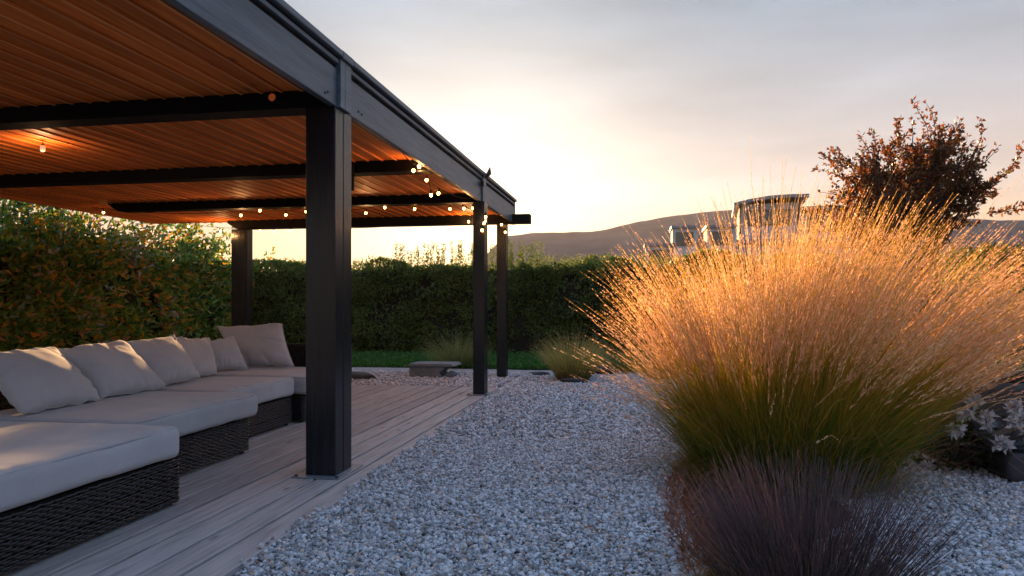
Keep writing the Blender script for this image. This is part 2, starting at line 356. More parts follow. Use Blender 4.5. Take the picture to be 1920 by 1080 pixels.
# ------------------------------------------------------------------ pergola
def pergola():
    root = empty('timber_pergola', (-5, 5.5, 0)); tag(root, 'dark slate timber pergola with orange cedar ceiling over the deck', 'pergola')
    root.matrix_basis = Matrix.Identity(4)
    def part(mb, name, mat, parent=root): return mb.build(name, mat, parent)
    ZB, ZC = 2.48, 2.60                      # underside of beams, ceiling
    # ceiling planks: flat board with a proud bead along one edge
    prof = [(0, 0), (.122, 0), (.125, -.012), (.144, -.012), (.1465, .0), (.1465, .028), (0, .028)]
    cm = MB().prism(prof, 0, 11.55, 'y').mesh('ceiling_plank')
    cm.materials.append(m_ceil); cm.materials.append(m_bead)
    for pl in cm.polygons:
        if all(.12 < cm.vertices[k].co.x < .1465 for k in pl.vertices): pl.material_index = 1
    x = -8.55
    while x < -2.25:
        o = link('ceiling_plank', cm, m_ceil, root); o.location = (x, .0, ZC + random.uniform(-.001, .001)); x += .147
    part(MB().box(-8.60, -2.02, -.02, 11.58, ZC+.032, ZC+.14), 'light_block_sheet', m_beam)  # unseen sheet added above the planks to stop light leaking through
    # cross beams (black) spanning the bays
    for k, (y0, xl) in enumerate(((4.53, -8.5), (6.86, -8.5), (9.07, -7.45), (11.27, -6.95))):
        z0 = ZB - (.03 if k == 3 else 0)
        xr = -1.72 if k == 3 else -2.06
        m = MB().prism([(xr, z0), (xl+.16, z0), (xl, z0+.10), (xl, ZC-.003), (xr, ZC-.003)], y0, y0+.19, 'y').bevel(.004)
        part(m, 'cross_beam', m_crossb)
        mt = MB().box(xl+.3, -2.10, y0+.02, y0+.17, ZC-.20+.02, ZC-.125) if False else None
    part(MB().box(-8.5, -2.06, .0, .19, ZB, ZC-.003).bevel(.004), 'cross_beam', m_crossb)
    # outer fascia: board, two cap strips, per bay
    bays = ((.0, 4.545), (4.735, 8.99), (9.19, 11.46))
    for b0, b1 in bays:
        part(MB().box(-2.05, -2.0, b0, b1, ZB, 2.735).bevel(.004), 'fascia_board', m_beam)
        part(MB().box(-2.05, -2.012, b0, b1, 2.737, 2.762), 'shadow_strip', m_crossb)
        part(MB().box(-2.05, -1.985, b0, b1, 2.764, 2.795).bevel(.004), 'cap_strip', m_beam)
        part(MB().box(-2.05, -1.995, b0, b1, 2.797, 2.808), 'shadow_strip', m_crossb)
        part(MB().box(-2.10, -1.955, b0, b1, 2.81, 2.855).bevel(.006), 'cap_strip', m_beam)
    for y0, y1 in ((4.55, 4.73), (8.995, 9.185)):
        part(MB().prism([(-2.05, y0), (-1.975, y0), (-1.975, y0+.07), (-1.981, y0+.075), (-1.975, y0+.08), (-1.975, y1), (-2.05, y1)], 2.478, 2.80, 'z'), 'fascia_trim', m_beam)
        part(MB().box(-2.09, -1.955, y0, y1, 2.803, 2.857).bevel(.005), 'fascia_cap', m_beam)
    part(MB().box(-2.05, -1.99, 11.464, 11.50, 2.45, 2.86).bevel(.004), 'fascia_end', m_beam)
    # knots and fixing bolts on the fascia
    for (y, z) in ((4.40, 2.535), (4.36, 2.52), (4.92, 2.545), (4.98, 2.54), (8.8, 2.53)):
        part(MB().tube([(-2.001, y, z), (-1.993, y, z)], .008, 8), 'bolt', m_metal)
    # posts: square section with a groove down the outer face
    def post(x1, y0, wx, wy, top, base=True):
        x0, y1 = x1-wx, y0+wy; ym = y0+wy*.48
        pr = [(x0, y0), (x1, y0), (x1, ym-.005), (x1-.010, ym-.003), (x1-.010, ym+.003), (x1, ym+.005), (x1, y1), (x0, y1)]
        p = part(MB().prism(pr, .006, top, 'z').bevel(.004), 'post', m_post)
        if base: MB().box(x0-.07, x1+.055, y0-.07, y1+.09, .0005, .010).bevel(.003).build('base_plate', m_zinc, p)
        if base:
            for sx in (x0-.045, x1+.03):
                MB().tube([(sx, y0-.045, .010), (sx, y0-.045, .02)], .012, 6).build('anchor_bolt', m_metal, p)
        return p
    post(-2.0, 4.52, .212, .275, ZB-.002)
    post(-1.955, 8.985, .150, .20, ZB-.002)
    post(-2.10, 11.28, .155, .17, ZB-.034, False)
    post(-6.58, 11.28, .30, .17, ZB-.034, False)
    # hardware: hanging bracket on the second cross beam, hinge and flashing over the second post
    part(MB().box(-2.86, -2.83, 6.84, 6.857, 2.30, 2.57).box(-2.875, -2.815, 6.836, 6.858, 2.44, 2.47), 'bracket', m_metal)
    part(MB().box(-1.985, -1.945, 8.90, 8.97, 2.66, 2.72), 'hinge', m_metal)
    part(MB().prism([(-1.97, 2.80), (-1.90, 2.93), (-1.885, 2.84), (-1.95, 2.78)], 9.06, 9.10, 'y'), 'flashing', m_metal)
pergola()

# ------------------------------------------------------------------ string lights and lamp
def bulb_mesh():
    me = MB().ball((0, 0, 0), .016, 2, (1, 1, 1.25)).mesh('bulb', True); return me
BULB = bulb_mesh()
SOCK = MB().tube([(0, 0, .014), (0, 0, .052)], [.012, .010], 8).mesh('socket')
def string_lights(label, pts, hooks):
    root = empty('string_lights', pts[0]); tag(root, label, 'string lights', 'string lights wound along the rear of the pergola')
    root.matrix_basis = Matrix.Identity(4)
    cab = []
    for p in pts[1::4]:
        d = bpy.data.lights.new('bulb_light', 'POINT'); d.energy = 2.4; d.color = (1, .50, .18); d.shadow_soft_size = .03
        l = bpy.data.objects.new('bulb_light', d); C.objects.link(l); l.parent = root; l.location = (p[0], p[1]+.02, p[2]-.05)
    P = [Vector(hooks[0])] + [Vector(p)+Vector((0, 0, .06)) for p in pts] + [Vector(hooks[1])]
    for a, b in zip(P[:-1], P[1:]):
        for t in np.linspace(0, 1, 7)[:-1]:
            q = a.lerp(b, t); q.z -= .10*(b-a).length*t*(1-t); cab.append(q)
    cab.append(P[-1])
    MB().tube(cab, .004, 5).build('cable', m_crossb, root)
    for p in pts:
        o = link('bulb', BULB, m_bulb, root); o.location = p; o.rotation_euler = (random.uniform(-.3, .3), random.uniform(-.3, .3), 0)
        link('socket', SOCK, m_crossb, o)
string_lights('warm glowing string lights along the third black cross beam', [(-7.7, 9.29, 2.50), (-5.52, 9.29, 2.41), (-5.23, 9.29, 2.47), (-4.84, 9.29, 2.40), (-4.54, 9.29, 2.44), (-3.67, 9.29, 2.40), (-3.4, 9.29, 2.47), (-2.98, 9.29, 2.44), (-2.49, 9.29, 2.43), (-2.3, 9.29, 2.43), (-2.18, 9.29, 2.43)], ((-7.9, 9.29, 2.58), (-2.08, 9.29, 2.55)))
string_lights('warm glowing string lights under the rearmost cross beam', [(-7.56, 11.1, 2.49), (-6.97, 11.1, 2.40), (-6.25, 11.1, 2.39), (-5.99, 11.1, 2.38), (-5.7, 11.1, 2.38), (-2.67, 11.1, 2.47), (-2.15, 11.15, 2.42), (-2.09, 11.15, 2.30)], ((-7.8, 11.1, 2.55), (-2.06, 11.2, 2.24)))
string_lights('warm glowing bulb cluster along the inner side of outer fascia', [(-2.17, 6.73, 2.46), (-2.15, 6.85, 2.52), (-2.15, 7.1, 2.43), (-2.15, 7.26, 2.30), (-2.15, 7.54, 2.36)], ((-2.2, 6.5, 2.58), (-2.1, 8.9, 2.50)))
string_lights('warm glowing string lights wound round the second post', [(-1.95, 8.94, 2.19), (-1.93, 8.94, 2.27), (-1.97, 8.92, 2.10), (-1.94, 8.95, 2.22)], ((-2.02, 8.95, 2.44), (-1.95, 8.94, 2.02)))
def beam_lamp():
    root = empty('beam_lamp', (-2.45, 4.527, 2.555)); tag(root, 'dim round amber lamp glowing on the nearest cross beam beside the front post', 'lamp')
    MB().tube([(0, 0, 0), (0, -.018, 0)], .032, 14).build('lamp_housing', m_metal, root)
    MB().tube([(0, -.0185, 0), (0, -.024, 0)], [.026, .022], 14).build('lamp_glass', emit('amber_lamp_glass', (1, .16, .03), .035), root)
beam_lamp()
def pendant():
    root = empty('pendant_lamp', (-5.16, 5.5, 2.59)); tag(root, 'small pale frosted lamp hanging from the cedar ceiling', 'lamp'); root.scale = (.6, .6, .6)
    MB().tube([(0, 0, 0), (0, 0, -.05)], .006, 6).tube([(0, 0, -.04), (0, 0, -.065)], [.018, .026], 10).build('lamp_holder', m_metal, root)
    sh = MB().tube([(0, 0, -.066), (0, 0, -.08), (0, 0, -.14), (0, 0, -.155)], [.022, .034, .034, .020], 14).build('lamp_glass', m_pend, root, True)
    d = bpy.data.lights.new('lamp_light', 'POINT'); d.energy = 2.0; d.color = (1, .55, .25); d.shadow_soft_size = .05
    l = bpy.data.objects.new('lamp_light', d); C.objects.link(l); l.parent = root; l.location = (0, 0, -.22)
pendant()

# ------------------------------------------------------------------ sofa
def rbox(sx, sy, sz, r, n=(26, 26, 7), puff=.0, seed=0, wob=.008):
    """rounded, slightly puffed cushion, centred on x,y with its base at z=0"""
    V = []; F = []; base = 0
    h = np.array([sx/2, sy/2, sz/2])
    def face(ax, sg):
        nonlocal base
        u, w = [(1, 2), (2, 0), (0, 1)][ax]
        a = np.linspace(-1, 1, n[u]); b = np.linspace(-1, 1, n[w])
        A, B = np.meshgrid(a, b, indexing='ij'); p = np.zeros((A.size, 3)); p[:, ax] = sg
        p[:, u] = np.sign(A.ravel())*np.abs(A.ravel())**.8; p[:, w] = np.sign(B.ravel())*np.abs(B.ravel())**.8
        V.append(p*h)
        i, j = np.meshgrid(np.arange(n[u]-1), np.arange(n[w]-1), indexing='ij'); q = (i*n[w]+j).ravel()+base
        quad = np.stack([q, q+n[w], q+n[w]+1, q+1], 1); F.append(quad if sg > 0 else quad[:, ::-1]); base += A.size
    for ax in range(3):
        for sg in (-1, 1): face(ax, sg)
    p = np.concatenate(V); f = np.concatenate(F)
    inner = np.clip(p, -(h-r), h-r); d = p-inner; ln = np.linalg.norm(d, axis=1)[:, None]; p = inner + d/np.maximum(ln, 1e-9)*np.minimum(ln, r)
    q = p/h
    top = np.clip(q[:, 2], 0, 1); p[:, 2] += puff*top*(1-q[:, 0]**4)*(1-q[:, 1]**4)
    p[:, 0] += np.sign(q[:, 0])*puff*.35*np.abs(q[:, 0])**6*(1-q[:, 2]**2); p[:, 1] += np.sign(q[:, 1])*puff*.35*np.abs(q[:, 1])**6*(1-q[:, 2]**2)
    if puff > 0:
        g = np.random.default_rng(seed+50)
        for _ in range(14):
            y0 = g.uniform(-h[1], h[1]); sl = g.normal(0, .5); ln_ = g.uniform(.08, .3); dd_ = p[:, 1]-y0-sl*(h[0]-p[:, 0])
            p[:, 2] += g.normal(0, .0045)*np.exp(-(dd_/g.uniform(.012, .03))**2)*np.exp(-((h[0]-p[:, 0])/ln_)**2)*(q[:, 2] > .2)
    p += (wob*np.stack([snoise(p*7, seed+1), snoise(p*7, seed+2), snoise(p*5, seed+3)], 1))
    p[:, 2] += sz/2
    return p, f
def weld(me, d=.0005):
    bm = bmesh.new(); bm.from_mesh(me); bmesh.ops.remove_doubles(bm, verts=bm.verts, dist=d); bmesh.ops.recalc_face_normals(bm, faces=bm.faces)
    for fc in bm.faces: fc.smooth = True
    bm.to_mesh(me); bm.free(); return me
def weave(x0, x1, y0, y1, z0, z1, seed):
    """woven strands wrapped round the four sides: rows of flat cane that pass in front of and behind the stakes"""
    per = [(x1, y0), (x1, y1), (x0, y1), (x0, y0)]
    g = np.random.default_rng(seed); V = []; F = []; b = 0
    step = .017; row_h = .0135; pitch = .036
    rows = int((z1-z0)/row_h)
    rr = .03
    for rI in range(rows):
        zc = z0 + (rI+.5)*row_h
        # perimeter path
        pts = []; nrm = []
        for k in range(4):
            ax, ay = per[k]; bx, by = per[(k+1) % 4]; Ls = math.hypot(bx-ax, by-ay); n = max(2, int(Ls/step))
            ux, uy = (bx-ax)/Ls, (by-ay)/Ls
            for t in range(n):
                s = t/n*Ls; s = min(max(s, rr*.5), Ls-rr*.5)
                pts.append((ax+ux*s, ay+uy*s)); nrm.append((uy, -ux))
        P = np.array(pts); Nn = np.array(nrm); m = len(P)
        arc = np.arange(m)*step
        off = .0055*np.sin(arc*math.pi/pitch + (rI % 2)*math.pi) + g.normal(0, .0009, m)
        zz = zc + g.normal(0, .0014, m) + .0022*np.sin(arc*2.2+rI) + g.normal(0, .0012)
        prof = np.array([(-.2, -.55), (1, -.30), (1.25, 0), (1, .30), (-.2, .55)])
        ring = np.zeros((m, 5, 3))
        for q, (o, h) in enumerate(prof):
            ring[:, q, :2] = P + Nn*(off + o*.004)[:, None]; ring[:, q, 2] = zz + h*row_h*.95
        V.append(ring.reshape(-1, 3))
        i = np.arange(m); j = (i+1) % m
        for q in range(4): F.append(np.stack([b+i*5+q, b+j*5+q, b+j*5+q+1, b+i*5+q+1], 1))
        b += m*5
    return np.concatenate(V), np.concatenate(F)
def sofa(label, x0, x1, y0, y1, bx, by0, by1, seed, back=None):
    root = empty('sofa_module', ((x0+x1)/2, (y0+y1)/2, 0)); tag(root, label, 'sofa', 'wicker sofa modules along the deck')
    ox, oy = root.location[0], root.location[1]
    X0, X1, Y0, Y1 = x0-ox, bx-ox, by0-oy, by1-oy
    v, f = weave(X0+.01, X1-.006, Y0+.006, Y1-.006, .022, .275, seed)
    o = link('wicker_weave', mesh_np('wicker_weave', v, f, True), m_wicker, root); o['kind'] = 'stuff'
    MB().box(X0+.02, X1-.018, Y0+.018, Y1-.018, .03, .272).build('frame', m_crossb, root)
    for sx, sy in ((X0+.05, Y0+.05), (X1-.05, Y0+.05), (X0+.05, Y1-.05), (X1-.05, Y1-.05)):
        MB().tube([(sx, sy, .0), (sx, sy, .03)], [.018, .022], 10).build('foot', m_metal, root)
    p, f = rbox(x1-x0-.012, y1-y0-.012, .178, .042, puff=.014, seed=seed, n=(70, 70, 12))
    p += np.array([0, 0, .277])
    cu = link('seat_cushion', weld(mesh_np('seat_cushion', p, f, True)), m_fabric, root)
    # piping seam round the upper edge
    hx, hy = (x1-x0)/2-.012, (y1-y0)/2-.012; sm = []
    for k in range(4):
        cx, cy = ((hx-.05), (hy-.05)) if k == 0 else ((-hx+.05), (hy-.05)) if k == 1 else ((-hx+.05), (-hy+.05)) if k == 2 else ((hx-.05), (-hy+.05))
        for t in range(7):
            a = k*math.pi/2 + t/6*math.pi/2; sm.append((cx+.044*math.cos(a), cy+.044*math.sin(a), .4435))
    sm.append(sm[0]); MB().tube(sm, .0070, 8, cap=False).build('piping', m_fabric, cu, True)
    if back:
        for (a0, a1, c0, c1) in back:
            v, f = weave(a0-ox, a1-ox, c0-oy, c1-oy, .28, .70, seed+9)
            o = link('back_weave', mesh_np('back_weave', v, f, True), m_wicker, root); o['kind'] = 'stuff'
            MB().box(a0-ox+.012, a1-ox-.012, c0-oy+.012, c1-oy-.012, .274, .705).build('back_frame', m_crossb, root)
    return root
sofa('nearest wicker sofa module, bare grey seat cushion without pillows', -4.02, -2.60, 1.95, 3.76, -2.615, 1.97, 3.775, 11)
sofa('second wicker sofa module, carrying the two largest grey pillows', -4.15, -2.955, 3.80, 5.25, -3.0, 3.82, 5.19, 12, [(-4.28, -4.17, 3.80, 5.25)])
sofa('third wicker sofa module, between second module and the far corner seat', -4.25, -3.27, 5.30, 6.48, -3.29, 5.32, 6.46, 13, [(-4.38, -4.27, 5.30, 6.48)])
sofa('far corner wicker sofa module behind the front post', -4.55, -3.17, 6.52, 7.60, -3.22, 6.54, 7.58, 14, [(-4.68, -4.57, 6.52, 7.74), (-4.55, -3.22, 7.63, 7.74)])

# ------------------------------------------------------------------ pillows
def pillow(label, BL, BR, TR, TL, T, seed, sag=.02):
    n = 34
    BL, BR, TR, TL = map(np.array, (BL, BR, TR, TL)); ctr = (BL+BR)/2
    nrm = np.cross(BR-BL, TL-BL); nrm /= np.linalg.norm(nrm)
    u = np.linspace(-1, 1, n); U, Vv = np.meshgrid(u, u, indexing='ij'); U = U.ravel(); Vv = Vv.ravel()
    # pinched corners, edges bowed inwards
    ue = U*(1-.055*(1-Vv**2)*np.abs(U)**3 + .0); ve = Vv*(1-.06*(1-U**2)*np.abs(Vv)**3)
    s = (ue+1)/2; t = (ve+1)/2
    P = (BL[None]*((1-s)*(1-t))[:, None] + BR[None]*(s*(1-t))[:, None] + TR[None]*(s*t)[:, None] + TL[None]*((1-s)*t)[:, None])
    prof = np.clip((1-U**2)*(1-Vv**2), 0, 1)**.42
    prof *= 1 - .18*Vv          # filling sinks to the bottom
    g = np.random.default_rng(seed)
    wr = np.zeros_like(U)
    for _ in range(16):         # gathers running in from the seam
        if g.random() < .6: c0 = g.uniform(-.95, .95); side = g.choice([-1, 1]); d = U-c0-.35*(1-side*Vv)*g.normal(0, .6); q = np.clip((1-side*Vv)/1.0, 0, 2); wr += g.uniform(.4, 1)*np.exp(-(d/.048)**2)*np.exp(-(q/.42)**2)*(q > .02)
        else: c0 = g.uniform(-.95, .95); side = g.choice([-1, 1]); d = Vv-c0-.35*(1-side*U)*g.normal(0, .6); q = np.clip((1-side*U), 0, 2); wr += g.uniform(.4, 1)*np.exp(-(d/.048)**2)*np.exp(-(q/.42)**2)*(q > .02)
    big = snoise(np.stack([U*2.2, Vv*2.2, np.full_like(U, seed*1.3)], 1), seed)
    th = T*prof*(1+.10*big) - .019*wr*np.clip(prof*3, 0, 1)
    edgew = .012*snoise(np.stack([U*6, Vv*6, np.full_like(U, seed)], 1), seed+5)*(1-np.clip(prof*1.4, 0, 1))
    front = P + nrm[None]*(th+edgew)[:, None]; back = P - nrm[None]*(th*.75-edgew)[:, None]
    front[:, 2] += edgew*.8; back[:, 2] += edgew*.8
    i, j = np.meshgrid(np.arange(n-1), np.arange(n-1), indexing='ij'); q = (i*n+j).ravel(); f1 = np.stack([q, q+n, q+n+1, q+1], 1)
    v = np.concatenate([front, back]) - ctr; f = np.concatenate([f1, f1[:, ::-1]+n*n])
    o = link('throw_pillow', weld(mesh_np('throw_pillow', v, f, True), .0012), m_pillow); o.location = ctr
    # seam cord around the rim
    rim = [k*n for k in range(n)] + [(n-1)*n+k for k in range(1, n)] + [k*n+n-1 for k in range(n-2, -1, -1)] + [k for k in range(n-2, 0, -1)]
    pts = [(front[k]+back[k])/2-ctr for k in rim]; pts.append(pts[0])
    MB().tube(pts, .0035, 5, cap=False).build('seam', m_pillow, o, True)
    return tag(o, label, 'pillow', 'grey linen pillows along the sofa back')
pillow('nearest large linen pillow, at the frame edge of the sofa', (-3.73, 3.83, .475), (-3.765, 4.53, .475), (-4.07, 4.43, .855), (-4.06, 3.77, .845), .115, 21)
pillow('large linen pillow, second from the camera along the sofa', (-3.81, 4.56, .475), (-3.79, 5.265, .475), (-4.11, 5.165, .868), (-4.09, 4.445, .84), .10, 22)
pillow('linen pillow with a slumped peak, third along the sofa back', (-3.90, 5.30, .485), (-3.88, 5.86, .485), (-4.19, 5.93, .872), (-4.18, 5.24, .853), .095, 23)
pillow('small upright linen pillow between slumped pillow and corner pillow', (-4.03, 5.86, .49), (-4.02, 6.34, .485), (-4.26, 6.58, .815), (-4.29, 6.08, .845), .085, 24)
pillow('small linen pillow wedged in the corner behind the tilted one', (-4.34, 6.64, .48), (-4.05, 6.96, .485), (-4.27, 7.05, .83), (-4.43, 6.80, .77), .085, 25)
pillow('big tilted linen pillow at the far end, facing the camera', (-4.36, 7.22, .475), (-3.68, 7.25, .485), (-3.97, 7.53, .945), (-4.75, 7.50, .905), .10, 26)

# ------------------------------------------------------------------ vegetation helpers
def leaves(P, Nrm, L, Wd, tint, fold=.25, up=.0):
    """one folded leaf (two triangles pairs) per point: long axis random around the outward normal"""
    n = len(P)
    d = rng.normal(size=(n, 3)); d += Nrm*.9; d[:, 2] += up; d /= np.linalg.norm(d, axis=1)[:, None]
    r = rng.normal(size=(n, 3)); w = np.cross(d, r); w /= np.linalg.norm(w, axis=1)[:, None]; nn = np.cross(w, d)
    L = L[:, None]; Wd = Wd[:, None]
    a = P; b = P + d*L*.45 + w*Wd*.5 + nn*Wd*fold; c = P + d*L - nn*L*.12; e = P + d*L*.45 - w*Wd*.5 + nn*Wd*fold
    v = np.stack([a, b, c, e], 1).reshape(-1, 3); i = np.arange(n)*4
    f = np.concatenate([np.stack([i, i+1, i+2], 1), np.stack([i, i+2, i+3], 1)])
    return v, f, np.repeat(tint, 4)
def blades(root, phi, a0, bend, length, width, segs=7, tip=.15, jitter=.0):
    """grass blades: ribbons that arch outwards; returns verts, quads, parameter along the blade, and centre lines"""
    n = len(root); t = np.linspace(0, 1, segs+1)
    ang = a0[:, None] + bend[:, None]*t[None]**1.6
    ds = length[:, None]/segs
    hor = np.cumsum(np.sin(ang)*ds, 1) - np.sin(ang[:, :1])*ds; ver = np.cumsum(np.cos(ang)*ds, 1) - np.cos(ang[:, :1])*ds
    cx = root[:, 0:1] + np.cos(phi)[:, None]*hor; cy = root[:, 1:2] + np.sin(phi)[:, None]*hor; cz = root[:, 2:3] + ver
    ctr = np.stack([cx, cy, cz], 2)
    if jitter: ctr += rng.normal(0, jitter, ctr.shape)*t[None, :, None]
    th = rng.uniform(0, 2*math.pi, n); wv = np.stack([np.cos(th), np.sin(th), np.zeros(n)], 1)
    wd = width[:, None]*(1-(1-tip)*t[None]**1.5)
    l = ctr - wv[:, None]*wd[..., None]*.5; r_ = ctr + wv[:, None]*wd[..., None]*.5
    v = np.stack([l, r_], 2).reshape(-1, 3)
    i = (np.arange(n)[:, None]*(segs+1) + np.arange(segs)[None]).ravel()*2
    f = np.stack([i, i+1, i+3, i+2], 1)
    return v, f, np.broadcast_to(t[None, :, None], (n, segs+1, 2)).reshape(-1), ctr
def barbs(ctr, t0, per, ln, wd, spread, tint, segs):
    """feathery seed head: narrow triangles along the upper part of each culm"""
    n = len(ctr); tt = rng.uniform(t0, 1, (n, per)); x = tt*segs; k = np.minimum(x.astype(int), segs-1); fr = (x-k)[..., None]
    I = np.arange(n)[:, None]; a = ctr[I, k]; b = ctr[I, k+1]; p = (a+(b-a)*fr).reshape(-1, 3); d = (b-a).reshape(-1, 3); d /= np.linalg.norm(d, axis=1)[:, None]+1e-9
    o = rng.normal(size=p.shape); o -= d*(o*d).sum(1)[:, None]; o /= np.linalg.norm(o, axis=1)[:, None]
    sp = (spread*(.4+.6*rng.random(len(p))))[:, None]; dr = d + o*sp; dr /= np.linalg.norm(dr, axis=1)[:, None]
    s = np.cross(dr, rng.normal(size=p.shape)); s /= np.linalg.norm(s, axis=1)[:, None]
    tap = np.clip((1.03-tt.reshape(-1))/(1-t0), .25, 1)
    l_ = (ln*tap*rng.uniform(.7, 1.2, len(p)))[:, None]
    v = np.stack([p - s*wd*.5, p + s*wd*.5, p + dr*l_], 1).reshape(-1, 3); i = np.arange(len(p))*3
    return v, np.stack([i, i+1, i+2], 1), np.repeat(np.repeat(tint, per), 3)

m_gblade = plantmat('green_gold_blades', [(0, (.05, .115, .018)), (.3, (.13, .175, .026)), (.55, (.30, .21, .035)), (.8, (.44, .28, .06)), (1, (.50, .33, .12))], trans=.5)
m_plume = plantmat('rosy_seed_heads', [(0, (.56, .32, .20)), (.5, (.78, .49, .32)), (1, (.90, .66, .46))], trans=.55, rough=.8, spec=.1, tcol=1.35)
m_pblade = plantmat('purple_bristle_blades', [(0, (.025, .038, .012)), (.3, (.045, .031, .034)), (1, (.125, .082, .09))], trans=.25, rough=.7)
m_sblade = plantmat('olive_tuft_blades', [(0, (.07, .045, .025)), (.35, (.14, .16, .045)), (.75, (.30, .28, .10)), (1, (.40, .34, .17))], trans=.3)
m_dryb = plantmat('rusty_dry_blades', [(0, (.08, .03, .012)), (.6, (.30, .12, .05)), (1, (.45, .22, .11))], trans=.35, rough=.8)

# ------------------------------------------------------------------ the large grass
def disc(n, cx, cy, rx, ry, pw=.5):
    r = rng.random(n)**pw; a = rng.uniform(0, 2*math.pi, n)
    return np.stack([cx+rx*r*np.cos(a), cy+ry*r*np.sin(a), np.full(n, -.01)], 1), r, a
def big_grass():
    root = empty('ornamental_grass', (.98, 5.1, 0)); tag(root, 'huge fountain of rosy plumed grass beside the gravel path', 'grass clump')
    segs = 9
    # flowering culms
    n = 4200; p, r, a = disc(n, 0, 0, .52, .42)
    tc, tr, ta = disc(90, 0, 0, .52, .42); idx = np.argmin(((p[:, None, :2]-tc[None, :, :2])**2).sum(2), 1)
    p[:, :2] += (tc[idx, :2]-p[:, :2])*.45; tdl = rng.normal(0, .09, 90)[idx]; tdp = rng.normal(0, .30, 90)[idx]; tdL = rng.normal(0, .09, 90)[idx]
    lean = .05 + .42*r**1.3 + tdl + rng.normal(0, .06, n); phi = a + tdp + rng.normal(0, .22, n)
    Ln = (1.80 - .18*r + tdL + rng.normal(0, .14, n))*(1 - .13*r*np.clip(-np.cos(a), 0, 1))
    lx = np.sin(lean)*np.cos(phi) + .14; ly = np.sin(lean)*np.sin(phi) - .03; phi = np.arctan2(ly, lx); lean = np.arcsin(np.clip(np.hypot(lx, ly), 0, .95))
    # a few long straying stems
    k = rng.random(n) < .03; lean[k] += rng.uniform(.15, .42, k.sum())*np.where(np.cos(phi[k]) < -.3, .75, 1); Ln[k] *= rng.uniform(.9, 1.1, k.sum())
    k = rng.choice(n, 70, replace=False); phi[k] = math.pi + rng.normal(0, .45, 70); lean[k] = rng.uniform(.55, .95, 70); Ln[k] = rng.uniform(1.15, 1.5, 70); p[k, 0] = rng.uniform(-.45, -.1, 70)
    v, f, t, ctr = blades(p, phi, lean, .08 + .26*r + rng.uniform(0, .28, n), Ln, np.full(n, .0034), segs, .4, .006)
    tint = np.clip(.22 + .62*t + np.repeat(rng.normal(0, .12, n), (segs+1)*2), 0, 1)
    o = link('culms', mesh_np('culms', v, f, False, {'tint': tint}), m_gblade, root); o['kind'] = 'stuff'
    v, f, tt = barbs(ctr, .60, 30, .044, .0046, .36, rng.random(n), segs)
    o = link('seed_heads', mesh_np('seed_heads', v, f, False, {'tint': tt}), m_plume, root); o['kind'] = 'stuff'
    # leaf blades: green at the heart, gold towards the tips
    n = 5400; p, r, a = disc(n, 0, -.02, .58, .48)
    lean = .05 + .46*r**1.2 + rng.normal(0, .12, n); phi = a + rng.normal(0, .5, n)
    Ln = .95 - .15*r + rng.normal(0, .2, n); Ln = np.clip(Ln, .3, 1.4)
    v, f, t, ctr = blades(p, phi, lean, .25 + .75*rng.random(n), Ln, rng.uniform(.0035, .0075, n), segs, .12, .007)
    tint = np.clip(.05 + .62*t**1.1 + np.repeat(rng.normal(0, .20, n), (segs+1)*2), 0, 1)
    o = link('leaf_blades', mesh_np('leaf_blades', v, f, False, {'tint': tint}), m_gblade, root); o['kind'] = 'stuff'
    n = 420; p, r, a = disc(n, 0, -.02, .58, .5)
    v, f, t, ctr = blades(p, a + rng.normal(0, .9, n), .1+.6*r+rng.normal(0, .2, n), .5+1.6*rng.random(n), rng.uniform(.4, 1.2, n), rng.uniform(.003, .006, n), segs, .25, .014)
    o = link('dead_stems', mesh_np('dead_stems', v, f, False, {'tint': np.clip(.55+.45*t, 0, 1)}), m_dryb, root); o['kind'] = 'stuff'
    # low skirt of bent blades at the foot
    n = 2600; p, r, a = disc(n, 0, -.05, .60, .55, .35)
    lean = .5 + .5*r + rng.normal(0, .2, n); phi = a + rng.normal(0, .6, n)
    v, f, t, ctr = blades(p, phi, lean, .6 + 1.2*rng.random(n), rng.uniform(.2, .6, n), rng.uniform(.0025, .0045, n), segs, .12, .01)
    tint = np.clip(.10 + .5*t + np.repeat(rng.normal(0, .15, n), (segs+1)*2), 0, 1)
    o = link('skirt_blades', mesh_np('skirt_blades', v, f, False, {'tint': tint}), m_gblade, root); o['kind'] = 'stuff'
big_grass()
